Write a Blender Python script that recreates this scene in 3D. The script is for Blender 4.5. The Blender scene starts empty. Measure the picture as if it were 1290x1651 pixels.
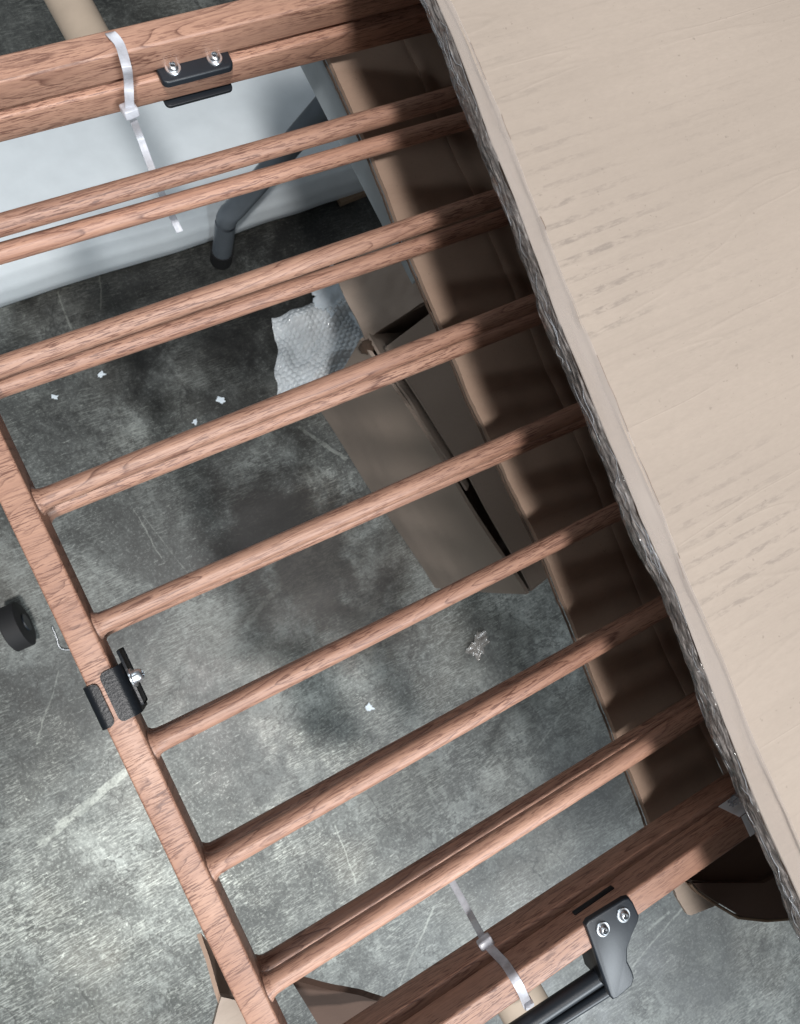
import bpy, bmesh, math, random
from mathutils import Vector, Matrix, noise
random.seed(4)
S = bpy.context.scene
C = S.collection
ZG = 0.70                      # height of the upper gate's rod axes above the floor

# ---------------------------------------------------------------- camera
RIGHT = Vector((0.8770962605709224, -0.41629299980240175, 0.23958774594710527))
UP = Vector((0.40815167158850263, 0.9089364506489288, 0.08512779605532739))
BACK = Vector((-0.25320814100657846, 0.023122867409660616, 0.9671354457007247))
CP = Vector((0.07395028, -0.00359492, 0.3572248 + ZG))
cam_d = bpy.data.cameras.new('camera')
cam = bpy.data.objects.new('camera', cam_d); C.objects.link(cam)
cam.matrix_world = Matrix(((RIGHT.x, UP.x, BACK.x, CP.x), (RIGHT.y, UP.y, BACK.y, CP.y), (RIGHT.z, UP.z, BACK.z, CP.z), (0, 0, 0, 1)))
cam_d.sensor_fit = 'VERTICAL'; cam_d.sensor_height = 24; cam_d.lens = 24 * 1100 / 1651
cam_d.clip_start = .01; cam_d.clip_end = 60
cam_d.dof.use_dof = True; cam_d.dof.focus_distance = .38; cam_d.dof.aperture_fstop = 16
S.camera = cam

def at(px, py, z):
    """point of the place at height z (over the gate plane) that the photograph shows at a pixel"""
    d = RIGHT * ((px - 645) / 1100) - UP * ((py - 825.5) / 1100) - BACK
    return CP + d * ((z + ZG - CP.z) / d.z)
def at_y(px, py, y):
    d = RIGHT * ((px - 645) / 1100) - UP * ((py - 825.5) / 1100) - BACK
    return CP + d * ((y - CP.y) / d.y)

# ---------------------------------------------------------------- light
W = bpy.data.worlds.new('World'); S.world = W; W.use_nodes = True
bg = W.node_tree.nodes['Background']; bg.inputs[0].default_value = (.86, .93, 1.0, 1); bg.inputs[1].default_value = .165
def lamp(name, loc, target, sx, sy, power, col):
    l = bpy.data.lights.new(name, 'AREA'); l.shape = 'RECTANGLE'; l.size = sx; l.size_y = sy; l.energy = power; l.color = col
    o = bpy.data.objects.new(name, l); C.objects.link(o); o.location = loc
    o.rotation_euler = (Vector(target) - Vector(loc)).to_track_quat('-Z', 'Y').to_euler()
    return o
T = Vector((.25, 0, ZG))
lamp('unseen_ceiling_lamp', T + Vector((-.21, -.28, 1)) * 2.6, T, .20, .28, 76, (1, .97, .95))
lamp('unseen_ceiling_lamp', (.50, -3.0, 2.6), (0, 0, .3), 1.2, .5, 105, (.88, .95, 1))
lamp('unseen_ceiling_lamp', (-1.2, 3.4, 3.6), (0, .3, 0), 1.6, .5, 22, (.86, .94, 1))  # far fill lamp, unseen, added to soften the light
S.view_settings.view_transform = 'Standard'; S.view_settings.look = 'None'; S.view_settings.exposure = 0; S.view_settings.gamma = 1

# ---------------------------------------------------------------- materials
class NT:
    def __init__(s, name):
        s.m = bpy.data.materials.new(name); s.m.use_nodes = True; s.t = s.m.node_tree
        s.b = s.t.nodes['Principled BSDF']; s.out = s.t.nodes['Material Output']
    def n(s, typ, **kw):
        nd = s.t.nodes.new(typ)
        for k, v in kw.items():
            if k.startswith('i_'):
                key = k[2:].replace('_', ' ')
                nd.inputs[int(key) if key.isdigit() else key].default_value = v
            else: setattr(nd, k, v)
        return nd
    def l(s, a, b): s.t.links.new(a, b)
    def coord(s, rnd=True, scale=(1, 1, 1), rot=(0, 0, 0)):
        tc = s.n('ShaderNodeTexCoord'); mp = s.n('ShaderNodeMapping'); mp.inputs['Scale'].default_value = scale; mp.inputs['Rotation'].default_value = rot
        if rnd:
            oi = s.n('ShaderNodeObjectInfo'); ad = s.n('ShaderNodeVectorMath', operation='ADD')
            ml = s.n('ShaderNodeVectorMath', operation='SCALE'); ml.inputs[0].default_value = (1.7, 2.3, 3.1); s.l(oi.outputs['Random'], ml.inputs['Scale'])
            s.l(tc.outputs['Object'], ad.inputs[0]); s.l(ml.outputs[0], ad.inputs[1]); s.l(ad.outputs[0], mp.inputs['Vector'])
        else: s.l(tc.outputs['Object'], mp.inputs['Vector'])
        return mp.outputs[0]
    def noise(s, vec, scale, detail=4, rough=.55, dist=0):
        nd = s.n('ShaderNodeTexNoise'); nd.inputs['Scale'].default_value = scale; nd.inputs['Detail'].default_value = detail
        nd.inputs['Roughness'].default_value = rough; nd.inputs['Distortion'].default_value = dist; s.l(vec, nd.inputs['Vector']); return nd.outputs['Fac']
    def ramp(s, fac, *stops, interp='LINEAR'):
        r = s.n('ShaderNodeValToRGB'); r.color_ramp.interpolation = interp; e = r.color_ramp.elements
        while len(e) < len(stops): e.new(.5)
        for k, (p, c) in enumerate(stops):
            e[k].position = p; e[k].color = (c, c, c, 1) if isinstance(c, (int, float)) else (*c, 1)
        s.l(fac, r.inputs[0]); return r.outputs[0]
    def mix(s, fac, a, b, mode='MIX'):
        m = s.n('ShaderNodeMix', data_type='RGBA', blend_type=mode)
        for v, i in ((fac, 0), (a, 6), (b, 7)):
            if isinstance(v, (int, float)): m.inputs[i].default_value = v if i == 0 else (v, v, v, 1)
            elif isinstance(v, tuple): m.inputs[i].default_value = (*v, 1)
            else: s.l(v, m.inputs[i])
        return m.outputs[2]
    def math(s, op, a, b=0):
        m = s.n('ShaderNodeMath', operation=op)
        for v, i in ((a, 0), (b, 1)):
            if isinstance(v, (int, float)): m.inputs[i].default_value = v
            else: s.l(v, m.inputs[i])
        return m.outputs[0]
    def bump(s, h, strength, dist):
        b = s.n('ShaderNodeBump'); b.inputs['Strength'].default_value = strength; b.inputs['Distance'].default_value = dist
        s.l(h, b.inputs['Height']); s.l(b.outputs[0], s.b.inputs['Normal']); return b
    def set(s, **kw):
        for k, v in kw.items():
            i = s.b.inputs[k.replace('_', ' ')]
            if isinstance(v, tuple): i.default_value = (*v, 1)
            elif isinstance(v, (int, float)): i.default_value = v
            else: s.l(v, i)
        return s.m

def wood(name, rail=False):
    n = NT(name)
    v = n.coord(True, (1, 6.5, 6.5))
    big = n.noise(v, 5, 2, .5, .3)
    # cathedral lines: contour bands of a stretched noise
    if rail:
        sp = n.n('ShaderNodeSeparateXYZ'); n.l(n.coord(True), sp.inputs[0])
        w = n.math('ADD', n.math('ADD', n.math('MULTIPLY', sp.outputs[1], 150), n.math('MULTIPLY', sp.outputs[0], -40)), n.math('MULTIPLY', n.noise(n.coord(True, (1, 2, 1)), 30, 3, .6), 3.4)); cnt = 1
        gate = n.ramp(n.noise(n.coord(True, (1, 2, 1)), 30, 2), (.36, .1), (.56, 1))
    else:
        w = n.noise(n.coord(True, (1, 9, 9)), 3.2, 2.5, .5, .25); cnt = 24
        gate = n.ramp(n.noise(v, 9, 2), (.36, 0), (.52, 1))
    band = n.math('FRACT', n.math('MULTIPLY', w, cnt))
    line = n.ramp(band, (0, .0), (.05, 1.0), (.16, .3), (.6, 0), (1, 0))
    brk = n.ramp(n.noise(n.coord(True, (1, 8, 8)), 130, 3, .6), (.34, .25), (.5, 1))
    line = n.math('MULTIPLY', n.math('MULTIPLY', line, gate), brk)
    pores = n.ramp(n.noise(n.coord(True, (.62, 7.5, 7.5)), 190, 3, .6), (.515, 0), (.585, 1))
    dens = n.ramp(n.noise(v, 14, 3), (.35, .25), (.62, 1))
    pores = n.math('MULTIPLY', pores, dens)
    fine = n.noise(n.coord(True, (1, 16, 16)), 55, 4, .65)
    base = n.mix(n.ramp(big, (.3, 0), (.7, 1)), (.385, .205, .138), (.525, .312, .222))
    base = n.mix(n.ramp(fine, (.38, 0), (.72, .7)), base, (.35, .19, .14))
    base = n.mix(n.math('MULTIPLY', pores, .85), base, (.14, .060, .042))
    base = n.mix(n.math('MULTIPLY', line, .85), base, (.12, .05, .035))
    oi = n.n('ShaderNodeObjectInfo'); hv = n.n('ShaderNodeHueSaturation'); n.l(base, hv.inputs['Color'])
    n.l(n.math('ADD', n.math('MULTIPLY', oi.outputs['Random'], .22), .89), hv.inputs['Value']); base = hv.outputs[0]
    h = n.math('ADD', n.math('MULTIPLY', pores, -.6), n.math('MULTIPLY', fine, .5))
    n.bump(h, .3, .0002)
    return n.set(Base_Color=base, Roughness=.47)
def cardboard(name, col, smudge=0.0, rough=.85, rib=.10, crease=.5):
    n = NT(name)
    v = n.coord(False)
    c = n.mix(n.ramp(n.noise(v, 7, 4), (.3, 0), (.7, 1)), tuple(x * .93 for x in col), tuple(min(1, x * 1.04) for x in col))
    fib = n.noise(n.coord(False, (1, 3, 3)), 260, 4, .7)
    c = n.mix(n.ramp(fib, (.35, 0), (.75, .35)), c, tuple(x * .78 for x in col))
    spk = n.ramp(n.noise(v, 420, 2), (.70, 0), (.76, .5))
    c = n.mix(spk, c, tuple(x * .5 for x in col))
    # flutes of the corrugated core print through as faint lines along X
    sep = n.n('ShaderNodeSeparateXYZ'); n.l(n.coord(False), sep.inputs[0])
    wob = n.math('MULTIPLY', n.noise(v, 6, 2), .006)
    ph = n.math('MULTIPLY', n.math('ADD', sep.outputs[1], wob), 2 * math.pi / .0078)
    wv = n.math('SINE', ph)
    cre = n.ramp(n.noise(n.coord(False, (.35, 3, 1), (0, 0, .06)), 7, 3, .5, .3), (.49, 0), (.498, 1), (.506, 0), (1, 0))
    h = n.math('ADD', n.math('ADD', n.math('MULTIPLY', wv, rib), n.math('MULTIPLY', cre, crease)), n.math('MULTIPLY', n.noise(v, 18, 4), 1.8))
    h = n.math('ADD', h, n.math('MULTIPLY', fib, .25))
    if smudge:
        ridge = n.ramp(n.math('ADD', wv, n.math('MULTIPLY', n.noise(n.coord(False, (1, 2, 1)), 60, 4, .7), .9)), (.95, 0), (1.45, 1))
        tcw = n.n('ShaderNodeTexCoord'); area = None
        for (px, py, rad, k) in ((930, 400, .050, 1.0), (985, 340, .035, .6), (1190, 880, .050, .8), (1110, 930, .03, .7), (1150, 230, .045, .25), (880, 250, .03, .5), (820, 130, .03, .45), (1060, 620, .05, .15), (1150, 470, .05, .25)):
            p = at(px, py, .115); d = n.n('ShaderNodeVectorMath', operation='DISTANCE'); d.inputs[1].default_value = (p.x, p.y, ZG + .115); n.l(tcw.outputs['Object'], d.inputs[0])
            dd = n.math('ADD', n.math('DIVIDE', d.outputs['Value'], rad), n.math('MULTIPLY', n.math('SUBTRACT', n.noise(n.coord(False, (.7, 3, 1)), 26, 3), .5), 1.6))
            g_ = n.math('MULTIPLY', n.ramp(dd, (.35, 1), (1.0, 0)), k)
            area = g_ if area is None else n.math('MAXIMUM', area, g_)
        dash = n.ramp(n.noise(n.coord(False, (1, 3.5, 1)), 120, 5, .75), (.44, 0), (.60, 1))
        f = n.math('MULTIPLY', n.math('MULTIPLY', ridge, area), dash)
        c = n.mix(n.math('MULTIPLY', f, smudge), c, (.13, .11, .10))
        haze = n.ramp(n.noise(n.coord(False, (.5, 1.8, 1)), 12, 5, .65), (.45, 0), (.75, .28))
        c = n.mix(haze, c, tuple(x * .74 for x in col))
        c = n.mix(n.math('MULTIPLY', n.ramp(n.noise(n.coord(False, (.2, 16, 1)), 16, 4, .7), (.56, 0), (.72, 1)), .28), c, tuple(x * .66 for x in col))
    n.bump(h, .25, .0006)
    return n.set(Base_Color=c, Roughness=rough)
def concrete():
    n = NT('worn_concrete')
    v = n.coord(False)
    a = n.noise(v, 3.2, 6, .6, .3)
    b = n.noise(v, 11, 12, .72, .2)
    f = n.noise(v, 60, 8, .8)
    t = n.math('ADD', n.math('ADD', n.math('MULTIPLY', a, .36), n.math('MULTIPLY', b, .40)), n.math('MULTIPLY', f, .24))
    c = n.ramp(t, (.42, (.031, .034, .032)), (.49, (.060, .065, .062)), (.54, (.100, .108, .103)), (.60, (.19, .20, .19)))
    # worn patches with hard ragged edges
    pt = n.ramp(n.noise(n.coord(False, (1.3, 1, 1), (0, 0, .6)), 16, 14, .78), (.515, 0), (.535, 1))
    c = n.mix(n.math('MULTIPLY', pt, n.ramp(n.noise(v, 5.5, 3), (.45, .04), (.60, .5))), c, (.235, .255, .242))
    dk = n.ramp(n.noise(n.coord(False, (1, 1.4, 1), (0, 0, -.4)), 21, 14, .78), (.555, 0), (.575, 1))
    c = n.mix(n.math('MULTIPLY', dk, .55), c, (.040, .042, .040))
    c = n.mix(n.ramp(n.noise(v, 4, 3), (.50, 0), (.68, .40)), c, (.135, .125, .105), 'MIX')
    wv_ = n.noise(v, 230, 5, .85)
    c = n.mix(n.ramp(wv_, (.40, .5), (.48, 0)), c, (.022, .024, .023)); c = n.mix(n.ramp(wv_, (.55, 0), (.62, .5)), c, (.31, .33, .31))
    for r_, th in ((.25, .65), (-1.1, .66), (1.9, .655)):
        q_ = n.noise(n.coord(False, (26, 170, 1), (0, 0, r_)), 1.6, 5, .7, .2)
        c = n.mix(n.ramp(q_, (th, 0), (th + .015, .65)), c, (.37, .39, .36))
    # trowel ridges: fine parallel hatching in patches
    for r_, sc_1 in ((-.55, 620), (.95, 560)):
        rid = n.ramp(n.noise(n.coord(False, (60, sc_1, 1), (0, 0, r_)), 1, 3, .6), (.52, 0), (.60, 1))
        msk = n.ramp(n.noise(v, 6 if r_ > 0 else 8, 5, .65), (.48, 0), (.56, 1))
        c = n.mix(n.math('MULTIPLY', n.math('MULTIPLY', rid, msk), .42), c, (.33, .35, .325))
    # hairline cracks
    ck = n.noise(v, 4.5, 7, .55, .4)
    c = n.mix(n.ramp(ck, (.4985, 0), (.5, .75), (.5015, 0), (1, 0)), c, (.025, .026, .025))
    # pits and chips
    ch = n.ramp(n.noise(v, 120, 6, .85), (.60, 0), (.63, 1))
    ch = n.math('MULTIPLY', ch, n.ramp(n.noise(v, 8, 3), (.42, .15), (.6, 1)))
    c = n.mix(n.math('MULTIPLY', ch, .6), c, (.42, .44, .41))
    # long scratches and drag marks, each where it lies on the floor
    tcs = n.n('ShaderNodeTexCoord')
    for (ax, ay, bx, by, wd, k) in SCRATCH:
        d = Vector((bx - ax, by - ay, 0)); L = d.length; d.normalize()
        sb = n.n('ShaderNodeVectorMath', operation='SUBTRACT'); sb.inputs[1].default_value = (ax, ay, 0); n.l(tcs.outputs['Object'], sb.inputs[0])
        al = n.n('ShaderNodeVectorMath', operation='DOT_PRODUCT'); al.inputs[1].default_value = d; n.l(sb.outputs[0], al.inputs[0])
        ac = n.n('ShaderNodeVectorMath', operation='DOT_PRODUCT'); ac.inputs[1].default_value = (-d.y, d.x, 0); n.l(sb.outputs[0], ac.inputs[0])
        inside = n.math('MULTIPLY', n.math('GREATER_THAN', al.outputs['Value'], 0), n.math('LESS_THAN', al.outputs['Value'], L))
        off = n.math('ABSOLUTE', n.math('ADD', ac.outputs['Value'], n.math('MULTIPLY', n.math('SUBTRACT', b, .5), .02)))
        m_ = n.math('MULTIPLY', n.math('MULTIPLY', n.math('LESS_THAN', off, wd), inside), n.ramp(f, (.40, 0), (.52, 1)))
        c = n.mix(n.math('MULTIPLY', m_, k), c, (.33, .35, .32))
    # dirt, plus floor shadow and glare painted as darker and paler patches
    sepn = n.n('ShaderNodeTexCoord')
    for (x, y, rad, k, col) in STAIN_LIGHT_SPOTS:
        d = n.n('ShaderNodeVectorMath', operation='DISTANCE'); d.inputs[1].default_value = (x, y, 0); n.l(sepn.outputs['Object'], d.inputs[0])
        dd = n.math('ADD', n.math('DIVIDE', d.outputs['Value'], rad), n.math('MULTIPLY', n.math('SUBTRACT', b, .5), 2.2))
        c = n.mix(n.math('MULTIPLY', n.ramp(dd, (.45, 1), (1.0, 0)), k), c, n.mix(1.0, c, col, 'MULTIPLY'))
    rough = n.ramp(b, (.3, .34), (.7, .58))
    n.bump(n.math('ADD', n.math('MULTIPLY', f, .6), b), .3, .0012)
    return n.set(Base_Color=c, Roughness=rough, Specular_IOR_Level=.5)
STAIN_LIGHT_SPOTS = []; SCRATCH = []
for (x0, y0, x1, y1, wd, k) in ((395, 1010, 560, 810, .004, .45), (60, 1360, 215, 1235, .006, .45), (1045, 1500, 1080, 1470, .002, .7), (1020, 1560, 1120, 1440, .0016, .6), (92, 470, 128, 560, .0012, .7), (160, 440, 162, 500, .001, .7),
        (215, 820, 260, 900, .0008, .6), (540, 1330, 575, 1430, .001, .5), (700, 1460, 640, 1600, .0014, .6), (850, 1230, 905, 1150, .0012, .5), (480, 690, 560, 740, .003, .5), (60, 1200, 95, 1080, .001, .4), (640, 430, 662, 470, .0012, .6), (230, 830, 330, 960, .0008, .4)):
    pa, pb = at(x0, y0, -ZG), at(x1, y1, -ZG); SCRATCH.append((pa.x, pa.y, pb.x, pb.y, wd, k))
def stain_light_spot(px, py, rad, k, col):
    p = at(px, py, -ZG); STAIN_LIGHT_SPOTS.append((p.x, p.y, rad, k, col))
D0 = (.22, .19, .17); D1 = (.28, .26, .24); D2 = (.48, .48, .47); L1 = (1.85, 1.83, 1.8); L2 = (1.5, 1.5, 1.48)  # D: dirt and painted shadow; L: pale concrete and painted floor glare
for a in ((500, 900, .17, 1, D0), (430, 860, .09, .9, D0), (600, 1010, .10, .8, (.36, .31, .28)), (250, 420, .26, .8, D1), (560, 400, .26, .75, D1), (420, 560, .22, .8, D2),
          (820, 1080, .13, .8, D2), (950, 1200, .18, .8, D2), (90, 90, .3, .8, D2), (90, 620, .15, .5, D2), (330, 740, .2, .5, D2), (1150, 1540, .16, .6, D2), (650, 1280, .10, .7, D2),
          (180, 1500, .36, 1, L1), (560, 1400, .20, .9, L1), (190, 1400, .22, .9, L1), (520, 1110, .13, .9, L1), (260, 690, .08, .6, L1), (520, 780, .05, .8, L1), (780, 1500, .10, .8, L2), (60, 1180, .1, .5, D2)):
    stain_light_spot(*a)

def simple(name, col, rough=.5, metal=0, bumps=None, spec=.5, var=.12):
    n = NT(name); v = n.coord(True)
    c = n.mix(n.ramp(n.noise(v, 40, 4), (.3, 0), (.7, 1)), tuple(x * (1 - var) for x in col), tuple(min(1, x * (1 + var * .6)) for x in col))
    if bumps: n.bump(n.noise(v, bumps[0], 3, .6), bumps[1], bumps[2])
    return n.set(Base_Color=c, Roughness=rough, Metallic=metal, Specular_IOR_Level=spec)
def film(name, col, alpha, rough, bscale, bstr, bdist, stretch=(1, 1, 1), vary=False):
    n = NT(name); v = n.coord(True, stretch)
    h = n.noise(v, bscale, 5, .6, .6)
    n.bump(h, bstr, bdist)
    al = n.ramp(n.noise(v, bscale * .7, 3), (.35, max(0, alpha - .15)), (.65, min(1, alpha + .2)))
    if vary:
        cc = n.ramp(n.noise(n.coord(True, (1, .12, 1)), bscale * 9, 5, .75, .6), (.40, tuple(x * .5 for x in col)), (.54, col), (.68, tuple(min(1, x * 2.4) for x in col)))  # bright glint streaks of the tape painted into its colour
        return n.set(Base_Color=cc, Roughness=rough, Alpha=al, Specular_IOR_Level=.9)
    return n.set(Base_Color=col, Roughness=rough, Alpha=al, Specular_IOR_Level=.9)

M = dict(
    wood=wood('wood_grain_film'),
    wood_rail=wood('wood_grain_film_crosswise', True),
    card=cardboard('kraft_cardboard', (.405, .336, .280), .42),
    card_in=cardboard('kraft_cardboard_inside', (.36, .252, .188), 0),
    card_floor=cardboard('brown_cardboard', (.42, .335, .275), 0),
    card_shaded=cardboard('cardboard_painted_shade', (.10, .062, .046), 0),  # shade on the flaps and corner board painted into a darker card colour
    core=simple('corrugated_core', (.13, .085, .06), .9, bumps=(300, .5, .001)),
    core_edge=simple('corrugated_edge', (.30, .215, .15), .9, bumps=(500, .6, .001)),
    concrete=concrete(),
    black=simple('black_powder_coat', (.008, .010, .013), .38, bumps=(650, .4, .0004), spec=.3),
    plastic=simple('black_plastic', (.013, .018, .025), .42, bumps=(1500, .15, .0003)),
    screw=simple('zinc_screw', (.80, .84, .88), .33, 1),
    dark=simple('socket_dark', (.02, .025, .03), .5),
    white=simple('white_plastic', (.77, .84, .88), .38, bumps=(9, .15, .01), var=.04),
    greypl=simple('grey_table_plastic', (.42, .47, .50), .5, bumps=(300, .2, .0008)),
    tube=simple('grey_steel_tube', (.15, .175, .20), .36, .2),
    rubber=simple('black_rubber', (.012, .012, .013), .7),
    tie=film('translucent_nylon', (.66, .68, .74), .64, .30, 200, .15, .0004),
    tape=film('clear_wrinkled_tape', (.36, .38, .42), .42, .13, 260, 1.0, .0035, (1, .45, 1)),
    edge_tape=film('shiny_wrinkled_tape', (.27, .245, .23), .60, .14, 90, .9, .005, (1, .22, 1), True),
    film_clear=film('clear_film_scrap', (.30, .28, .26), .35, .15, 60, .8, .003),
    tape_flat=film('clear_flat_tape', (.56, .49, .44), .34, .20, 60, .3, .001, (1, .2, 1)),
    wrap=film('bubble_wrap_film', (.88, .93, .96), .60, .10, 22, .8, .003),
    foam=simple('white_foam', (.72, .80, .86), .7, bumps=(60, .4, .003)),
    crinkle=simple('shiny_film_fold', (.33, .34, .36), .12, 0, spec=1.0),
    label=simple('silver_label', (.80, .82, .85), .4, 0),
    stick=simple('pale_wood', (.30, .21, .14), .8, bumps=(100, .5, .002)),
    beige=simple('beige_card_tube', (.46, .38, .30), .8, bumps=(60, .2, .001)),
)

# ---------------------------------------------------------------- mesh helpers
def link(name, bm, mat, parent=None, smooth=False, angle=None):
    me = bpy.data.meshes.new(name); bmesh.ops.recalc_face_normals(bm, faces=bm.faces[:]); bm.to_mesh(me); bm.free()
    if smooth:
        for p in me.polygons: p.use_smooth = True
    me.materials.append(M[mat] if isinstance(mat, str) else mat)
    o = bpy.data.objects.new(name, me); C.objects.link(o)
    if smooth and angle: me.set_sharp_from_angle(angle=math.radians(angle))
    if parent: put(o, parent)
    return o
def put(o, parent):
    """parent without moving: meshes are written in place coordinates"""
    o.parent = parent
    q = parent; off = Vector((0, 0, 0))
    while q: off += q.location; q = q.parent
    o.location = o.location - off
def thing(name, label, cat, loc, group=None):
    o = bpy.data.objects.new(name, None); C.objects.link(o); o.location = loc; o.empty_display_size = .02
    return tag(o, label, cat, group)
def tag(o, label=None, cat=None, group=None, kind=None):
    if label: o['label'] = label
    if cat: o['category'] = cat
    if group: o['group'] = group
    if kind: o['kind'] = kind
    return o
def box(bm, x0, x1, y0, y1, z0, z1, bev=0, seg=2):
    r = bmesh.ops.create_cube(bm, size=1)
    for v in r['verts']: v.co = Vector((x0 + (v.co.x + .5) * (x1 - x0), y0 + (v.co.y + .5) * (y1 - y0), z0 + (v.co.z + .5) * (z1 - z0)))
    if bev:
        es = list({e for v in r['verts'] for e in v.link_edges})
        bmesh.ops.bevel(bm, geom=es, offset=bev, segments=seg, profile=.5, affect='EDGES')
    return bm
def prism(bm, pts, z0, z1, bev=0, zs=None):
    """polygon with thickness; pts are 2D or 3D (3D: z0/z1 are offsets)"""
    lo, hi = [], []
    for p in pts:
        z = p[2] if len(p) > 2 else 0
        lo.append(bm.verts.new((p[0], p[1], z + z0))); hi.append(bm.verts.new((p[0], p[1], z + z1)))
    n = len(pts); bm.faces.new(hi); bm.faces.new(lo[::-1])
    for k in range(n): bm.faces.new((lo[k], lo[(k + 1) % n], hi[(k + 1) % n], hi[k]))
    if bev:
        bm.normal_update()
        es = [e for e in bm.edges if all(v in hi for v in e.verts)]
        bmesh.ops.bevel(bm, geom=es, offset=bev, segments=3, profile=.5, affect='EDGES')
    return bm
def tube(bm, pts, r, seg=16, cap=True):
    pts = [Vector(p) for p in pts]; rs = r if isinstance(r, (list, tuple)) else [r] * len(pts)
    rings = []; up = Vector((0, 0, 1))
    for k, p in enumerate(pts):
        t = (pts[min(k + 1, len(pts) - 1)] - pts[max(k - 1, 0)]).normalized()
        a = t.cross(up)
        if a.length < .2: a = t.cross(Vector((0, 1, 0)))
        a.normalize(); b = t.cross(a).normalized()
        rings.append([bm.verts.new(p + a * math.cos(q) * rs[k] + b * math.sin(q) * rs[k]) for q in [2 * math.pi * j / seg for j in range(seg)]])
    for A, B in zip(rings, rings[1:]):
        for j in range(seg): bm.faces.new((A[j], A[(j + 1) % seg], B[(j + 1) % seg], B[j]))
    if cap: bm.faces.new(rings[0][::-1]); bm.faces.new(rings[-1])
    return bm
def spline(pts, n=8):
    pts = [Vector(p) for p in pts]; out = []
    for k in range(len(pts) - 1):
        p0, p1, p2, p3 = pts[max(k - 1, 0)], pts[k], pts[k + 1], pts[min(k + 2, len(pts) - 1)]
        for j in range(n):
            t = j / n
            out.append(.5 * ((2 * p1) + (p2 - p0) * t + (2 * p0 - 5 * p1 + 4 * p2 - p3) * t * t + (3 * p1 - p0 - 3 * p2 + p3) * t ** 3))
    return out + [pts[-1]]
def ribbon(bm, pts, w, th, side):
    """flat strap along pts; side = width direction"""
    pts = [Vector(p) for p in pts]; rings = []; side = Vector(side).normalized()
    for k, p in enumerate(pts):
        t = (pts[min(k + 1, len(pts) - 1)] - pts[max(k - 1, 0)]).normalized()
        s = (side - t * side.dot(t)).normalized(); n = s.cross(t).normalized()
        sec = [(-.5, -.5), (-.5, .2), (-.36, .5), (.36, .5), (.5, .2), (.5, -.5)]
        rings.append([bm.verts.new(p + s * a * w + n * b * th) for a, b in sec])
    for A, B in zip(rings, rings[1:]):
        for j in range(6): bm.faces.new((A[j], A[(j + 1) % 6], B[(j + 1) % 6], B[j]))
    bm.faces.new(rings[0][::-1]); bm.faces.new(rings[-1]); return bm
def sheet(fn, nu, nv, th):
    """grid surface fn(u,v)->Vector with thickness th"""
    bm = bmesh.new(); g = [[fn(i / nu, j / nv) for j in range(nv + 1)] for i in range(nu + 1)]
    def nrm(i, j):
        a = g[min(i + 1, nu)][j] - g[max(i - 1, 0)][j]; b = g[i][min(j + 1, nv)] - g[i][max(j - 1, 0)]
        return a.cross(b).normalized()
    top = [[bm.verts.new(g[i][j]) for j in range(nv + 1)] for i in range(nu + 1)]
    bot = [[bm.verts.new(g[i][j] - nrm(i, j) * th) for j in range(nv + 1)] for i in range(nu + 1)]
    for i in range(nu):
        for j in range(nv):
            bm.faces.new((top[i][j], top[i + 1][j], top[i + 1][j + 1], top[i][j + 1]))
            bm.faces.new((bot[i][j], bot[i][j + 1], bot[i + 1][j + 1], bot[i + 1][j]))
    for i in range(nu):
        for j in (0, nv): bm.faces.new((top[i][j], top[i + 1][j], bot[i + 1][j], bot[i][j]))
    for j in range(nv):
        for i in (0, nu): bm.faces.new((top[i][j], top[i][j + 1], bot[i][j + 1], bot[i][j]))
    return bm
def lerp(tab, y):
    """x of a measured edge at y; tab sorted by y descending"""
    if y >= tab[0][1]: return tab[0][0]
    for (xa, ya), (xb, yb) in zip(tab, tab[1:]):
        if ya >= y >= yb: return xa + (xb - xa) * (ya - y) / (ya - yb + 1e-9)
    return tab[-1][0]
def nz(x, y, z=0.0): return noise.noise(Vector((x, y, z)))

# ---------------------------------------------------------------- floor
bm = bmesh.new(); bmesh.ops.create_grid(bm, x_segments=4, y_segments=4, size=8)
tag(link('concrete_floor', bm, 'concrete'), kind='structure')

# ---------------------------------------------------------------- gates
P = .065
ROD_DY = [0, -.0000, .0007, .0008, -.0030, -.0005, .0005, .0015]
ROD_SL = [0, -.0089, -.0048, .0001, -.0103, -.0059, .0001, .0036]
XL, XR = .0045, .70
def rod_bm(r):
    bm = bmesh.new()
    prof = [(XL, r + .0026), (XL + .0024, r + .0022), (XL + .0036, r + .0009), (XL + .0055, r + .0002), (XL + .01, r)] + [(XL + .01 + (XR - XL - .01) * k / 24, r) for k in range(1, 25)]
    seg = 28; rings = []
    for x, q in prof:
        rings.append([bm.verts.new((x, math.cos(a) * q, math.sin(a) * min(q, r + .0012))) for a in [2 * math.pi * j / seg for j in range(seg)]])
    for A, B in zip(rings, rings[1:]):
        for j in range(seg): bm.faces.new((A[j], A[(j + 1) % seg], B[(j + 1) % seg], B[j]))
    bm.faces.new(rings[0]); bm.faces.new(rings[-1])
    return bm
HW = .0066
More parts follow.
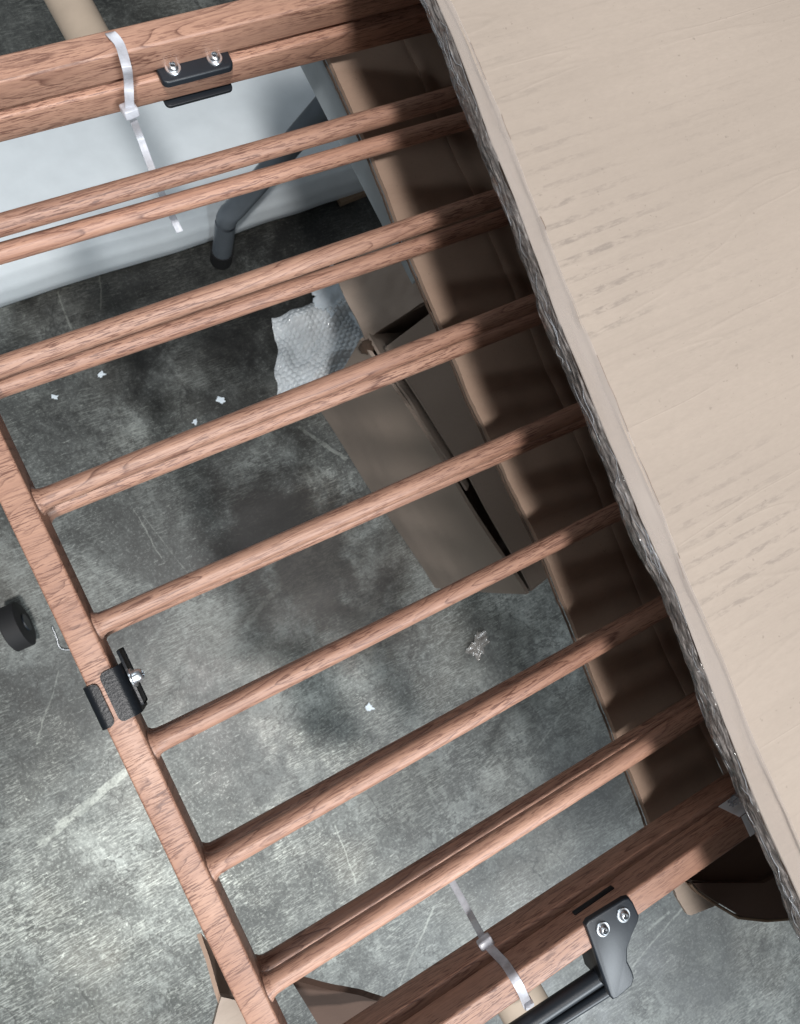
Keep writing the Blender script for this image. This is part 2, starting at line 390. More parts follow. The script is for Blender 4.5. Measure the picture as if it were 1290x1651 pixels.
def make_gate(name, label, z, dy, sl_extra, r, rail_dy0, rail_dy8, dx=0, sx=0):
    g = thing(name, label, 'gate', (.3, 0, ZG + z - .0095), 'wood effect gate panels stacked one over the other')
    me = None
    for i in range(1, 8):
        y = (4 - i) * P + ROD_DY[i] + dy
        if me is None:
            o = link('rod', rod_bm(r), 'wood', None, True, 50); me = o.data
        else:
            o = bpy.data.objects.new('rod', me); C.objects.link(o)
        s = ROD_SL[i] + sl_extra
        o.rotation_euler = (0, 0, s); o.location = (dx, y - .3 * s, ZG + z); put(o, g)
    zt, zb = ZG + z + .0092, ZG + z - .0092
    # side rail, then the two end rails butting against it
    bm = bmesh.new(); box(bm, -HW, HW, -.2672 + dy, .2672 + dy, zb, zt, .0012, 3)
    o = link('side_rail', bm, 'wood_rail', None, True, 40); o.location.x = sx; put(o, g)
    for k, (yc, e) in enumerate(((.2604, rail_dy0), (-.2604, rail_dy8))):
        bm = bmesh.new(); box(bm, HW + .0002, XR, yc - .0068, yc + .0068, zb, zt, .0016, 3)
        o = link('end_rail', bm, 'wood', None, True, 40)
        o.rotation_euler = (0, 0, sl_extra); o.location = (0, e + (dy * .5 if k == 0 else 0) - .3 * sl_extra, 0); put(o, g)
    return g
upper = make_gate('slatted_gate', 'upper wood effect metal gate panel with black latch, lying on top of its twin', 0, 0, 0, .0052, .0046, 0)
lower = make_gate('slatted_gate', 'lower wood effect gate panel seen just beneath the upper one', -.0213, -.0045, -.0097, .0051, .0026, .001, -.003, -.005)

def bolt(c, axis, parent, r=.0043, name='screw', spread=1.0):
    """flange washer and button head with hex socket along axis; c on the surface"""
    axis = Vector(axis).normalized(); q = axis.to_track_quat('Z', 'Y').to_matrix().to_4x4()
    def ringprof(prof, mat, nm, seg=28):
        bm = bmesh.new(); rings = []
        for (rr, hh) in prof: rings.append([bm.verts.new((rr * math.cos(2 * math.pi * j / seg), rr * math.sin(2 * math.pi * j / seg), hh)) for j in range(seg)])
        for A, B in zip(rings, rings[1:]):
            for j in range(seg): bm.faces.new((A[j], A[(j + 1) % seg], B[(j + 1) % seg], B[j]))
        bm.faces.new(rings[-1]); bm.faces.new(rings[0])
        for v in bm.verts: v.co = (q @ v.co) + Vector(c)
        return bm
    w = link('washer', ringprof([(r, 0), (r, .0006), (r * .93, .0009), (r * .74, .0009)], 'screw', 'washer'), 'screw', parent, True, 35)
    s = spread
    bm = ringprof([(r * .70, .0009), (r * .70, .0015 * s), (r * .64, .0023 * s), (r * .5, .0029 * s), (r * .36, .0031 * s), (r * .33, .0017 * s)], 'screw', 'screw')
    link(name, bm, 'screw', parent, True, 35)
    bm = ringprof([(r * .30, .0014 * s), (r * .30, .0019 * s)], 'dark', 'socket', 6)
    link('hex_socket', bm, 'dark', parent)

# bracket on the lower gate's far end rail: top plate, under plate
zt = ZG - .0213 + .0092
def rrect(x0, x1, y0, y1, r, n=5, rot=0):
    pts = []
    for cx, cy, a0 in ((x1 - r, y1 - r, 0), (x0 + r, y1 - r, 90), (x0 + r, y0 + r, 180), (x1 - r, y0 + r, 270)):
        for k in range(n + 1):
            a = math.radians(a0 + 90 * k / n); pts.append((cx + r * math.cos(a), cy + r * math.sin(a)))
    return pts
bm = prism(bmesh.new(), rrect(.1490, .1900, .2497, .2640, .0035), zt + .0002, zt + .0040, .0011)
br = link('hinge_plate', bm, 'plastic', lower, True, 40)
a = at(279, 111, -.0085); b = at(346, 95, -.0085)
bolt((a.x, a.y, zt + .0040), (0, 0, 1), br); bolt((b.x, b.y, zt + .0040), (0, 0, 1), br)
bm = prism(bmesh.new(), rrect(.1500, .1910, .2528, .2640, .003), zt - .0184 - .0030, zt - .0184 - .0014, .0005)
link('under_plate', bm, 'plastic', lower, True, 40)
# black cap strip set in the side of the lower gate's near end rail
p0 = at_y(925, 1476, -.2545); p1 = at_y(990, 1432, -.2545)
bm = bmesh.new(); zc = (p0.z + p1.z) / 2
box(bm, p0.x, p1.x, -.2560, -.2530, zc - .0022, zc + .0022, .0009, 2)
link('slot_insert', bm, 'black', lower, True, 40)

# latch on the upper gate's near end rail
zl = ZG + .0094
pix = [(944, 1492), (949, 1484), (1006, 1449), (1014, 1447), (1021, 1455), (1031, 1477), (1029, 1487), (1019, 1508), (1012, 1530), (1012, 1550), (1020, 1566), (1023, 1577), (1019, 1590), (995, 1610), (988, 1612), (983, 1606)]
def lz(px, py):
    t = ((py - 1500) + .0 * px) / 100.
    return .0125 if t < .12 else .0125 - (t - .12) * .005
pts = []
for (px, py) in pix:
    z = lz(px, py); q = at(px, py, z); pts.append((q.x, q.y, z + ZG - .0032))
bm = prism(bmesh.new(), pts, 0, .0034, .0011)
lt = link('latch_plate', bm, 'plastic', upper, True, 40)
pts2 = []
for (px, py) in pix[8:] + [(968, 1560), (952, 1522), (1010, 1500)]:
    q = at(px, py, .004); pts2.append((q.x, q.y))
bm = prism(bmesh.new(), [( at(x, y, -.004).x, at(x, y, -.004).y) for x, y in ((950, 1520), (1000, 1490), (992, 1530), (994, 1560), (1000, 1578), (983, 1594), (966, 1580))], ZG - .020, ZG + .0040, .001)
link('latch_body', bm, 'black', upper, True, 40)
for px, py in ((972, 1498), (1005, 1475)):
    q = at(px, py, .0127); bolt((q.x, q.y, zl + .0029), (0, 0, 1), lt, .0040)
for k, (a, b, r) in enumerate((((908, 1612), (968, 1572), .0046), ((935, 1625), (990, 1590), .0030))):
    A = at(*a, -.008); B = at(*b, -.008); D = (A - B).normalized()
    bm = tube(bmesh.new(), [A + D * .05, A, B, B - D * .004], r, 20)
    link('latch_pin', bm, 'plastic', upper, True, 50)

# spring clips on the upper gate's side rail
def clip_shape(pts, y0, y1, th, name, mat='black', corner=.0028):
    """bent strip: cross-section polyline (x,z) swept along y with rounded free corners"""
    bm = bmesh.new(); N = 14; rows = []
    L = [0]
    for a, b in zip(pts, pts[1:]): L.append(L[-1] + math.dist(a, b))
    for k, (x, z) in enumerate(pts):
        d = L[k]; ins = corner - math.sqrt(max(0, corner ** 2 - max(0, corner - d) ** 2)) if d < corner else 0
        rows.append((x, z, y0 + ins, y1 - ins))
    def nrm(k):
        a = Vector(pts[max(k - 1, 0)]); b = Vector(pts[min(k + 1, len(pts) - 1)]); t = (b - a).normalized(); return Vector((-t.y, t.x))
    A, B = [], []
    for k, (x, z, ya, yb) in enumerate(rows):
        n = nrm(k) * th
        A.append([bm.verts.new((x, ya + (yb - ya) * j / N, z)) for j in range(N + 1)])
        B.append([bm.verts.new((x + n.x, ya + (yb - ya) * j / N, z + n.y)) for j in range(N + 1)])
    for G in (A, B):
        for r0, r1 in zip(G, G[1:]):
            for j in range(N): bm.faces.new((r0[j], r0[j + 1], r1[j + 1], r1[j]))
    for k in range(len(rows) - 1):
        for j in (0, N): bm.faces.new((A[k][j], A[k + 1][j], B[k + 1][j], B[k][j]))
    for k in (0, len(rows) - 1):
        for j in range(N): bm.faces.new((A[k][j], A[k][j + 1], B[k][j + 1], B[k][j]))
    return bm
zr = ZG + .0094
def arc(cx, cz, r, a0, a1, n=6): return [(cx + r * math.cos(math.radians(a0 + (a1 - a0) * k / n)), cz + r * math.sin(math.radians(a0 + (a1 - a0) * k / n))) for k in range(n + 1)]
# right clip: from the middle of the rail over its inner edge and down
sec = [(.0002 + .0005 * k, zr) for k in range(12)] + arc(.0062, zr - .0030, .0030, 80, 0) + [(.0092, zr - .005 - .002 * k) for k in range(9)]
link('spring_clip', clip_shape(sec, -.0462, -.0212, .0012, 'spring_clip'), 'black', upper, True, 40)
sec = [(-.0018 - .0005 * k, zr) for k in range(7)] + arc(-.0050, zr - .0026, .0026, 100, 180) + [(-.0076, zr - .004 - .002 * k) for k in range(9)]
link('spring_clip', clip_shape([(x, z) for x, z in sec], -.0458, -.0242, -.0012, 'spring_clip'), 'black', upper, True, 40)
bm = bmesh.new(); box(bm, .0106, .0116, -.0440, -.0150, ZG - .010, ZG + .0045, .0012, 2)
cb = link('clip_block', bm, 'black', upper, True, 40)
bolt((.0118, -.0300, ZG + .0035), (1, 0, .10), cb, .0047, 'screw', 1.7)

# ---------------------------------------------------------------- cable ties
def cable_tie(label, strap, tail, headc, hdir, side):
    t = thing('cable_tie', label, 'cable tie', headc, 'clear plastic cable ties round the end rails')
    link('strap', ribbon(bmesh.new(), spline(strap), .0048, .0012, side), 'tie', t, True, 40)
    link('tail', ribbon(bmesh.new(), spline(tail), .0040, .0011, side), 'tie', t, True, 40)
    bm = bmesh.new(); box(bm, -.0042, .0042, -.0038, .0038, -.0028, .0028, .0011, 3)
    q = Vector(hdir).to_track_quat('Y', 'Z').to_matrix().to_4x4()
    for v in bm.verts: v.co = q @ v.co + Vector(headc)
    link('tie_head', bm, 'tie', t, True, 40)
h = at_y(209, 178, .2475)
over = [at(150, -20, .0108), at(180, 30, .0108), at(193, 72, .0108), at(204, 108, .0108), at_y(207, 132, .2520), at_y(208, 155, .2490), h]
strap = [Vector((over[0].x - .001, .272, ZG - .034)), Vector((over[0].x, .2715, ZG)), Vector((over[1].x - .004, .2675, ZG + .0112))] + over[2:]
tail = [h, at(226, 222, -.034), at(243, 268, -.040), at(262, 315, -.045), at(290, 374, -.052)]
cable_tie('clear cable tie round the far end rails beside the black two bolt plate', strap, tail, h, (0.1, -1, .3), (1, 0, 0))
h = at_y(784, 1522, -.2500)
strap = [h, at_y(801, 1540, -.2520), at_y(815, 1555, -.2530), at(828, 1575, .0112), at(840, 1596, .0108), at(851, 1622, .0108)]
strap += [Vector((strap[-1].x + .001, -.2690, ZG + .0100)), Vector((strap[-1].x + .001, -.2700, ZG - .030))]
tail = [h, at(765, 1487, -.036), at(748, 1456, -.043), at(728, 1420, -.050), at(700, 1370, -.058)]
cable_tie('clear plastic cable tie round the near end rails beside the black latch', strap, tail, h, (-.1, 1, 0), (1, 0, 0))

# ---------------------------------------------------------------- carton that swallows the right end of the gates
ZT = .115                       # top of the lid over the gate plane
def tab(pts, z): return sorted([(at(x, y, z).x, at(x, y, z).y) for x, y in pts], key=lambda q: -q[1])
EDGE = tab([(732, 52), (794, 220), (846, 352), (908, 522), (982, 700), (1035, 828), (1095, 958), (1163, 1140), (1224, 1295)], ZT)
SLIT = tab([(745, 55), (778, 130), (803, 190), (866, 352), (935, 525), (995, 665), (1054, 810), (1085, 885), (1126, 984), (1209, 1185), (1240, 1260)], ZT)
LOW = tab([(525, 95), (600, 262), (640, 370), (700, 510), (752, 640), (800, 740), (880, 910), (940, 1060), (1048, 1340)], -.045)
CREASE = tab([(650, 75), (715, 220), (765, 330), (860, 560), (930, 720), (1030, 970), (1180, 1290)], -.055)
Y0, Y1 = -.305, .315
YL0, YL1 = -.80, .335  # lid carried unseen past the near side, blocking lamp light from the carton
carton = thing('gate_carton', 'large pale brown carton over the right ends of the gates, mouth edge taped', 'carton', (.6, 0, ZG - .062))
def ex(tabl, y, amp=.0005, f=40, s=0): return lerp(tabl, y) + amp * nz(y * f, s) + amp * .5 * nz(y * f * 4, s + 5)
XB = 1.15
def lid(u, v):
    y = YL0 + (YL1 - YL0) * v; xs = ex(EDGE, y)
    x = xs + (XB - xs) * u ** 2.2
    return Vector((x, y, ZG + ZT - .0012))
link('lid_board', sheet(lid, 30, 180, .0070), 'card', carton, True, 30)
def lid2(u, v):
    y = YL0 + (YL1 - YL0) * v; xs = ex(SLIT, y, .0009, 30, 3)
    x = xs + (XB - xs) * u ** 2.2
    lift = .0016 * max(0, nz(y * 17, 8.1)) * max(0, 1 - u * 30)
    wav = .0006 * nz(x * 9, y * 14, 2) + .0004 * nz(x * 4, y * 40, 6)
    return Vector((x, y, ZG + ZT + .0009 + lift + wav))
link('lid_liner', sheet(lid2, 60, 260, .0008), 'card', carton, True, 30)
for (pa, pb, wd) in (((752, 72), (779, 132), .0006), ((802, 188), (819, 228), .0008), ((866, 352), (884, 396), .0004), ((922, 486), (938, 528), .0005), ((958, 575), (1004, 700), .0009), ((1012, 725), (1046, 822), .0006), ((1075, 900), (1122, 1000), .0008)):
    ya, yb = at(*pa, ZT).y, at(*pb, ZT).y
    pp = [(ex(SLIT, ya + (yb - ya) * t / 12, .0009, 30, 3), ya + (yb - ya) * t / 12) for t in range(13)]
    poly = [(x - .0001 - wd * math.sin(math.pi * t / 12) * (1 + .5 * nz(y * 400, 1)), y) for t, (x, y) in enumerate(pp)] + [(x + .0012, y) for x, y in pp[::-1]]
    bm = prism(bmesh.new(), poly, ZG + ZT - .0006, ZG + ZT + .0013 if False else ZG + ZT + .00095)
    link('torn_slit', bm, 'core', carton)
# corrugated core exposed on the edge
bm = bmesh.new(); A = []
n = 900
for k in range(n + 1):
    y = YL0 + (YL1 - YL0) * k / n; xs = ex(EDGE, y)
    for lay in range(2):
        pass
    A.append([(xs - .0006, y, ZG + ZT - .0016 - .0060 * q + .0012 * math.sin(2 * math.pi * k / 9 + q * 9)) for q in (0, .33, .5, .66, 1)])
R = [[bm.verts.new((a[0] - (.0008 if (j % 2) else 0) * (.5 + .5 * math.sin(2 * math.pi * i / 9)), a[1], a[2])) for j, a in enumerate(row)] for i, row in enumerate(A)]
for i in range(n):
    for j in range(4): bm.faces.new((R[i][j], R[i + 1][j], R[i + 1][j + 1], R[i][j + 1]))
tag(link('edge_core', bm, 'core', carton, False), kind='stuff')
# wrinkled clear tape over the edge
def tp(u, v):
    y = YL0 + (YL1 - YL0) * v; xs = ex(EDGE, y)
    w = .0006 * nz(y * 70, u * 9, 1) + .0004 * nz(y * 210 + u * 6, u * 16, 4) + .0005 * nz(y * 50 - u * 12, u * 7, 9)
    bow = math.sin(math.pi * min(1, u)) * .0012
    skirt = .0022 * max(0, nz(y * 24, 3.3)) * u
    return Vector((xs - .0020 - bow + w - skirt, y, ZG + ZT + .0004 - .0092 * u + w * .6 - skirt))
link('edge_tape', sheet(tp, 14, 1100, .00015), 'edge_tape', carton, True, 60)
# bright crinkles standing up in the tape
bm = bmesh.new(); rr = random.Random(7)
for k in range(190):
    v0 = rr.random(); L = rr.uniform(.006, .028) / (YL1 - YL0); u0 = rr.uniform(.0, 1.0); du = rr.uniform(-.35, .35)
    pts = []
    for j in range(7):
        t = j / 6; uu = min(1, max(0, u0 + du * t + .08 * math.sin(t * 7 + k))); q = tp(uu, min(1, v0 + L * t)); pts.append(q + Vector((-.0003, 0, .0002)))
    r_ = rr.uniform(.00007, .00018)
    tube(bm, pts, [r_ * .3] + [r_] * 5 + [r_ * .3], 5)
tag(link('tape_crinkle', bm, 'crinkle', carton, True), kind='stuff')
def tp2(u, v):
    y = YL0 + (YL1 - YL0) * v; xa = ex(EDGE, y) - .0016; xb = ex(SLIT, y, .0009, 30, 3) + .0008
    w = .0003 * nz(y * 60, u * 3, 1)
    return Vector((xa + (xb - xa) * u, y, ZG + ZT + .0003 + .0008 * u * (xb > xa) + w + .0002))
link('top_tape', sheet(tp2, 6, 300, .0001), 'tape_flat', carton, True, 60)
# bottom: flap left of the crease, inner board right of it
def dent(x, y): return .0022 * nz(x * 16, y * 22, 1) + .0012 * nz(x * 50, y * 60, 2)
def flap(u, v):
    y = Y0 + .012 + (Y1 - Y0 + .02) * v; a = ex(LOW, y, .0006, 50, 1); b = ex(CREASE, y, .0008, 30, 2)
    x = b + (a - b) * u
    z = -.055 + .010 * u + dent(x, y) * .8 - .0012 * math.exp(-(u / .05) ** 2)
    return Vector((x, y, ZG + z))
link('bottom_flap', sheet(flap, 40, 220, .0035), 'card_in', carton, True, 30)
def inner(u, v):
    y = Y0 + .002 + (Y1 - Y0 - .004) * v; b = ex(CREASE, y, .0008, 30, 2) + .0006
    x = b + (XB - b) * u ** 2
    fold = .0065 * math.exp(-((x - b) / .012) ** 2)
    crush = .004 * max(0, nz(y * 28, 5.5)) * math.exp(-((x - b - .006) / .007) ** 2)
    return Vector((x, y, ZG - .058 + fold * .9 + crush + dent(x, y)))
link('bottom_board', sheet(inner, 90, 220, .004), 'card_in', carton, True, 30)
# flap edge shows the dark core
def fe(u, v):
    y = Y0 + .012 + (Y1 - Y0 + .02) * v; p = flap(1, v)
    return Vector((p.x - .0006 - .0002 * nz(y * 500, 2), y, p.z - .0004 - .0030 * u))
link('flap_edge', sheet(fe, 2, 700, .0003), 'core', carton, False)
for (ya, yb, nm) in ((Y1, Y1 + .004, 'side_board'), (Y0 - .004, Y0, 'side_board')):
    bm = bmesh.new(); box(bm, .315, XB, ya, yb, ZG - .060, ZG + ZT - .012, .0005, 1); link(nm, bm, 'card_in', carton)
bm = bmesh.new(); box(bm, XB + .0005, XB + .0045, Y0 - .004, Y1 + .004, ZG - .060, ZG + ZT - .002, .0005, 1); link('end_board', bm, 'card_in', carton)

# side flap hanging open at the near corner, with its double corrugated edge
fl = [(1118, 1424), (1128, 1436), (1152, 1452), (1194, 1477), (1240, 1482), (1290, 1478), (1290, 1390), (1232, 1424), (1180, 1424)]
def pz(L, z): return [(at(x, y, z).x, at(x, y, z).y) for x, y in L]
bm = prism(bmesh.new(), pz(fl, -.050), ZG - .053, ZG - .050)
link('side_flap', bm, 'card_shaded', carton)
ed = pz([(1116, 1425), (1127, 1438), (1152, 1455), (1194, 1480), (1240, 1485), (1290, 1481)], -.050)
for dz, mt in ((-.0008, 'core_edge'), (-.0030, 'core'), (-.0052, 'core_edge')):
    bm = tube(bmesh.new(), [(x - .0006, y - .0006, ZG - .051 + dz) for x, y in ed], .0009, 6)
    link('flap_rim', bm, mt, carton)
pl = [(1030, 1395), (1075, 1372), (1160, 1400), (1130, 1424), (1168, 1452), (1150, 1462), (1114, 1476), (1108, 1474), (1092, 1448), (1086, 1430)]
bm = prism(bmesh.new(), pz(pl, -.062), ZG - .065, ZG - .062)
link('corner_tab', bm, 'card', carton)
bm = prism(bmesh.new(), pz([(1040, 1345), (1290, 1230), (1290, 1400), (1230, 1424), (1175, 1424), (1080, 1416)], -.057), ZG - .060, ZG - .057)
link('corner_board', bm, 'card_shaded', carton)

# silver label folded over the near end rail where it enters the carton
q0 = at_y(1170, 1306, -.2532); q1 = at_y(1207, 1287, -.2532)
lab = thing('foil_label', 'silver grey label folded over the near rail at the carton mouth', 'label', (q0.x, -.2536, ZG + .0098))
bm = bmesh.new(); box(bm, q0.x, q0.x + .0125, -.2535, -.2531, ZG - .008, ZG + .0094); link('label_side', bm, 'label', lab)
bm = bmesh.new(); box(bm, q0.x + .001, q0.x + .0120, -.2665, -.2540, ZG + .0094, ZG + .0098); link('label_top', bm, 'label', lab)
def scrap(px, py, z, sx, sy, crump, name, mat, label, cat, rot=0, th=.0002, nn=22, group=None):
    c = at(px, py, z); s = random.random() * 50
    def f(u, v):
        a, b = (u - .5), (v - .5)
        edge = 1 + .55 * nz(math.atan2(a, b) * 1.6, s) + .3 * nz(math.atan2(a, b) * 5, s)
        x, y = a * sx * edge, b * sy * edge
        zz = crump * (1 + nz(x / sx * 4 + s, y / sy * 4) * 1.0 + .5 * nz(x / sx * 11, y / sy * 11 + s))
        cr, sr = math.cos(rot), math.sin(rot)
        return Vector((c.x + x * cr - y * sr, c.y + x * sr + y * cr, c.z + zz * .6))
    o = link(name, sheet(f, nn, nn, th), mat, None, True, 60)
    return tag(o, label, cat, group)
scrap(1189, 1281, .012, .014, .006, .002, 'tape_scrap', 'tape', 'crumpled clear tape end sticking out above the silver label', 'tape', .3)

# ---------------------------------------------------------------- grey folding table under the carton
tb = thing('folding_table', 'grey plastic folding table holding the carton, bent dark steel leg on the floor', 'table', (.8, .1, 0))
e0 = at(513, 90, -.072); e1 = at(604, 268, -.072)
d = (e1 - e0); 
A = e0 - d * .35; B = e1 + d * .9
bm = prism(bmesh.new(), [(A.x, A.y), (B.x, B.y), (B.x + .72, B.y + .10), (A.x + .72, A.y + .10)], ZG - .105, ZG - .070, .006)
link('table_top', bm, 'greypl', tb, True, 40)
yl = .447
f0 = at(356, 418, -ZG + .004); k0 = at_y(372, 335, yl); k1 = at_y(545, 128, yl)
z_top = ZG - .106
foot = Vector((f0.x, f0.y, .004))
k0 = Vector((foot.x + .006, foot.y + .004, .13)); 
k0 = at_y(366, 352, foot.y + .006)
dirv = (at_y(568, 120, foot.y + .02) - k0)
topp = k0 + dirv * ((z_top - k0.z) / dirv.z)
bm = tube(bmesh.new(), spline([foot, foot + (k0 - foot) * .5, k0, k0 + dirv * .12, k0 + dirv * .5, topp], 8), .0145, 20)
lg = link('leg', bm, 'tube', tb, True, 50)
bm = tube(bmesh.new(), [foot + Vector((0, 0, -.003)), foot + (k0 - foot) * .22], .0165, 20); link('rubber_foot', bm, 'rubber', lg, True, 50)
bm = tube(bmesh.new(), [k0 + dirv * .72, k0 + dirv * .72 + Vector((.22, .0, .03))], .007, 12); link('brace', bm, 'tube', tb, True, 50)

# ---------------------------------------------------------------- white slab on the floor
def slab_fn(u, v):
    x0, x1, y0, y1 = -.62, .60, .472, .82
    x = x0 + (x1 - x0) * u
    # cross-section: floor, rounded rim, slight groove, top
    sec = [(.010, .0), (.0, .010), (-.004, .030), (.0, .055), (.010, .072), (.020, .080), (.030, .0835), (.040, .0815), (.055, .082), (.085, .085), (.10, .087), (.13, .088), (.16, .086), (.195, .082), (.215, .070), (.225, .04), (.225, 0)]
    t = v * (len(sec) - 1); k = min(int(t), len(sec) - 2); f = t - k
    s = sec[k][0] + (sec[k + 1][0] - sec[k][0]) * f; z = sec[k][1] + (sec[k + 1][1] - sec[k][1]) * f
    wav = .004 * nz(x * 5, 1.5) + .0015 * nz(x * 19, 7)
    dent_ = .007 * nz(x * 4, s * 9, 3) * min(1, z / .05)
    return Vector((x, y0 + s + wav, max(.001, z + dent_)))
tag(link('white_slab', sheet(slab_fn, 90, 64, .003), 'white', None, True, 70), 'white plastic covered slab with rounded rim lying on the floor behind the table leg', 'slab')
a = at(546, 326, -ZG + .006); b = at(612, 300, -ZG + .006)
dv = (b - a).normalized(); nv = Vector((-dv.y, dv.x, 0)) * .006
b = a + dv * .30
bm = prism(bmesh.new(), [(a - nv)[:2], (b - nv)[:2], (b + nv)[:2], (a + nv)[:2]], .002, .014, .001)
tag(link('wooden_stick', bm, 'stick'), 'thin brown wooden stick on the floor along the white slab', 'stick')

# ---------------------------------------------------------------- open carton on the floor
zt_ = -.35
c00 = at(520, 662, -ZG); c01 = at(704, 946, -ZG)        # left face, floor line
fc = thing('floor_carton', 'brown open carton standing on the concrete beneath the gates, flaps ajar', 'carton', ((c00.x + c01.x) / 2 + .1, (c00.y + c01.y) / 2, 0))
yv = (c00 - c01); yv.z = 0; ylen = yv.length; yv.normalize(); xv = Vector((yv.y, -yv.x, 0))
HB = ZG + zt_; WB = .21
def loc(a, b, z): return c01 + xv * a + yv * b + Vector((0, 0, z - c01.z))
def panel(name, P0, P1, P2, P3, th, mat='card_floor', warp=.0015, nu=24, nv=24, parent=fc):
    s = random.random() * 30
    nn = (P1 - P0).cross(P3 - P0).normalized()
    def f(u, v):
        p = P0 * (1 - u) * (1 - v) + P1 * u * (1 - v) + P2 * u * v + P3 * (1 - u) * v
        return p + nn * (warp * nz(u * 2.5 + s, v * 2.5) * 2 + warp * .4 * nz(u * 9, v * 9 + s))
    return link(name, sheet(f, nu, nv, th), mat, parent, True, 40)
panel('side_board', loc(0, 0, .001), loc(0, ylen, .001), loc(0, ylen, HB), loc(0, 0, HB), .004, warp=.002)
panel('side_board', loc(WB, 0, .001), loc(WB, ylen, .001), loc(WB, ylen, HB), loc(WB, 0, HB), .004)
panel('end_board', loc(.004, .002, .001), loc(WB - .004, .002, .001), loc(WB - .004, .002, HB), loc(.004, .002, HB), .004)
panel('end_board', loc(.004, ylen - .002, .001), loc(WB - .004, ylen - .002, .001), loc(WB - .004, ylen - .002, HB), loc(.004, ylen - .002, HB), .004)
panel('bottom_board', loc(.005, .005, .006), loc(WB - .005, .005, .006), loc(WB - .005, ylen - .005, .006), loc(.005, ylen - .005, .006), .003)
# flap along the left edge folded in, right flap resting ajar over the opening
panel('flap', loc(.002, ylen * .40, HB - .001), loc(.002, ylen, HB + .002), loc(.055, ylen * .97, HB - .045), loc(.03, ylen * .45, HB - .03), .003, warp=.002)
panel('flap', loc(.014, ylen * .44, HB - .003), loc(.008, ylen * .93, HB + .012), loc(WB, ylen, HB + .006), loc(WB, ylen * .5, HB + .004), .003, warp=.002)
panel('flap', loc(.004, .004, HB + .001), loc(.012, ylen * .47, HB + .006), loc(WB, ylen * .48, HB + .006), loc(WB, .000, HB + .004), .003, warp=.002)
panel('flap', loc(-.001, ylen * .99, HB + .001), loc(-.001 + .10, ylen * 1.0, HB + .002), loc(.12, ylen * 1.30, HB - .02), loc(.02, ylen * 1.24, HB - .03), .003, warp=.004)
a = loc(-.0012, ylen * .97, HB * .98)
bm = bmesh.new(); bmesh.ops.create_icosphere(bm, subdivisions=3, radius=.008)
for v in bm.verts: v.co = Vector((v.co.x, v.co.y, v.co.z * 1.4)) * (1 + .4 * nz(v.co.x * 300, v.co.y * 300, v.co.z * 300)) + a
link('torn_corner', bm, 'core', fc, True)

# ---------------------------------------------------------------- bubble wrap on the floor
q = [at(438, 520, -ZG), at(602, 458, -ZG), at(624, 585, -ZG), at(446, 660, -ZG)]
def bw(u, v):
    p = q[0] * (1 - u) * (1 - v) + q[1] * u * (1 - v) + q[2] * u * v + q[3] * (1 - u) * v
    p = p + Vector((.012 * nz(v * 4, 2.2) * (1 if u < .5 else -1) * abs(u - .5) * 2, .014 * nz(u * 5, 8) * abs(v - .5) * 2, 0))
    z = .012 + .016 * nz(u * 3, v * 3, 2) + .006 * nz(u * 8, v * 8, 5) + .020 * math.exp(-((v - .12) / .10) ** 2) * (.5 + nz(u * 3, 1))
    s = .0105; gx, gy = u * .20 / s, v * .17 / (s * .87)
    gx += .5 * (int(gy) % 2); dx, dy = gx - math.floor(gx) - .5, (gy - math.floor(gy) - .5) * .87
    r = math.hypot(dx, dy) / .42
    if r < 1: z += (.0028 + .0022 * nz(u * 9, v * 9, 7)) * math.sqrt(1 - r * r)
    return Vector((p.x, p.y, max(.002, z + .006)))
tag(link('bubble_wrap', sheet(bw, 200, 170, .0003), 'wrap', None, True, 60), 'crumpled sheet of clear bubble wrap lying on the dark concrete beside the floor carton', 'bubble wrap')
scrap(533, 472, -ZG + .03, .062, .050, .006, 'foam_scrap', 'foam', 'rounded white foam scrap on the upper edge of the bubble wrap', 'foam scrap', .5, .003)
scrap(588, 520, -ZG + .036, .030, .055, .004, 'plastic_sheet_scrap', 'foam', 'white plastic flap lying on the right side of the bubble wrap', 'plastic scrap', .25, .0008)
scrap(770, 1040, -ZG + .004, .036, .024, .004, 'film_scrap', 'film_clear', 'small clear plastic film scrap on the floor below the floor carton', 'plastic scrap', .6)
for k, (px, py, sx) in enumerate(((163, 604, .010), (303, 516, .005), (356, 645, .012), (315, 680, .008), (596, 1141, .011), (88, 640, .008))):
    words = ['white paper fleck on dark floor left of the others, between second and third bars', 'tiny white fleck on the floor just below the second bar',
             'white plastic chip on the floor above the third bar, largest there', 'small white chip on the floor beside the third bar', 'square clear chip on pale concrete between fifth and sixth bars', 'pale flake on the floor at the left edge above the third bar']
    scrap(px, py, -ZG + .002, sx, sx * .7, .001, 'paper_fleck', 'foam', words[k], 'litter', random.random() * 3, .0005, 12, 'white flecks of litter on the floor')

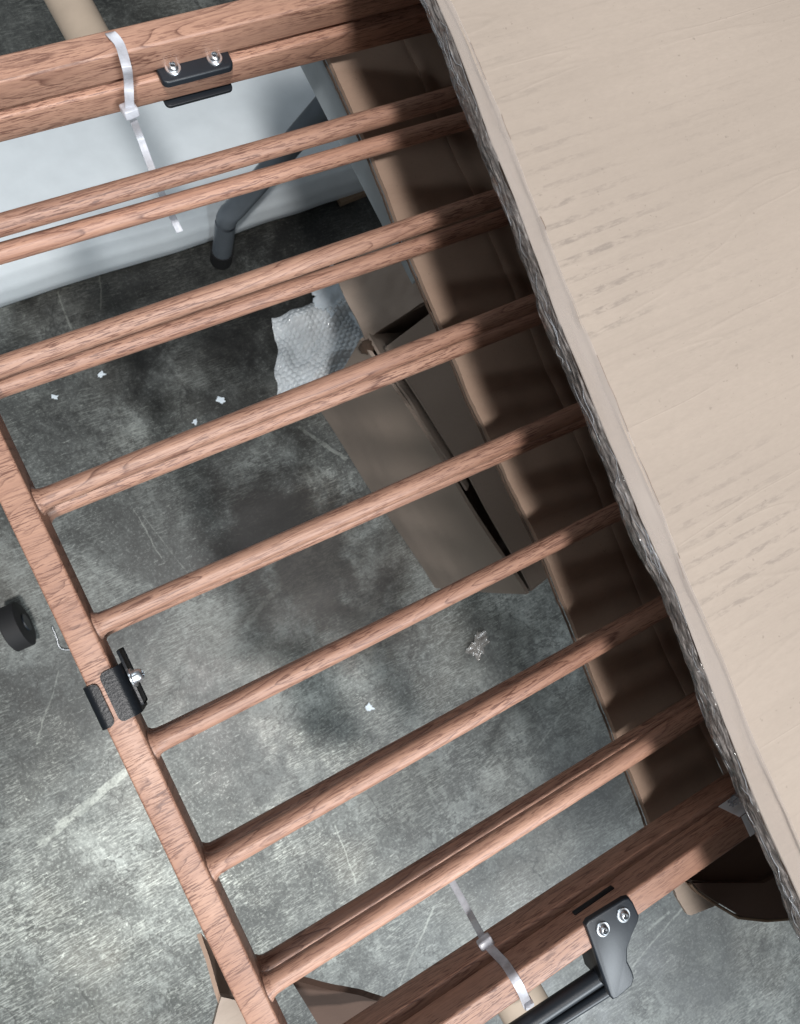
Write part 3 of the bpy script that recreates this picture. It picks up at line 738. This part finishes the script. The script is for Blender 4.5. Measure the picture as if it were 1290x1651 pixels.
# black castor partly in view at the left
c = at(28, 1010, -ZG + .03)
w = thing('castor', 'black rubber castor wheel standing on the floor at the left edge of the view', 'wheel', (c.x, c.y, 0))
bm = tube(bmesh.new(), [(c.x - .012, c.y, .033), (c.x - .010, c.y, .033), (c.x + .010, c.y, .033), (c.x + .012, c.y, .033)], [.028, .032, .032, .028], 32); link('tyre', bm, 'rubber', w, True, 40)
bm = tube(bmesh.new(), [(c.x - .014, c.y, .033), (c.x + .014, c.y, .033)], .012, 20); link('hub', bm, 'plastic', w, True, 40)
a = at(84, 1010, -ZG + .002); b = at(99, 1046, -ZG + .002); e = at(125, 1047, -ZG + .002)
tag(link('wire', tube(bmesh.new(), spline([a, (a + b) / 2 + Vector((0, .001, 0)), b, e], 6), .0012, 8), 'screw', None, True), 'thin bent grey wire on the floor just left of the side rail', 'wire')

# ---------------------------------------------------------------- beige card sleeves beneath both end rails
def sleeve(A, B, r, label):
    bm = tube(bmesh.new(), [A, A + (B - A) * .5, B], r, 32); return tag(link('card_tube', bm, 'beige', None, True, 50), label, 'cardboard tube', 'beige card tubes under the end rails')
a = at(160, 78, -.045); sleeve(Vector((a.x, .276, ZG - .047)), Vector((a.x - .01, .42, ZG - .047)), .0125, 'beige card tube poking out from under the far end rails')
a = at(832, 1600, -.045); sleeve(Vector((a.x - .002, -.276, ZG - .050)), Vector((a.x + .010, -.42, ZG - .050)), .0155, 'beige card tube poking out from under the near end rails beside the latch')

# ---------------------------------------------------------------- open carton under the near left corner
sc_ = thing('corner_protector', 'folded brown cardboard protector cupped round the near left corner of the gates', 'cardboard', (.02, -.30, ZG - .09))
def P3(px, py, z): return at(px, py, z)
zf = -.045
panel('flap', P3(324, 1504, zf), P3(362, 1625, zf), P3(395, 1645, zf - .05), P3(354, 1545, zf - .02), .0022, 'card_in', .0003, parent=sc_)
panel('flap', P3(357, 1608, zf + .002), P3(330, 1700, zf), P3(480, 1700, zf - .01), P3(440, 1624, zf - .006), .003, 'card', .0006, parent=sc_)
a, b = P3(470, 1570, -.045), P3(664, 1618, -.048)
panel('flap', a, b, b + Vector((.02, -.14, -.11)), a + Vector((-.01, -.14, -.11)), .003, 'card_shaded', .0006, parent=sc_)
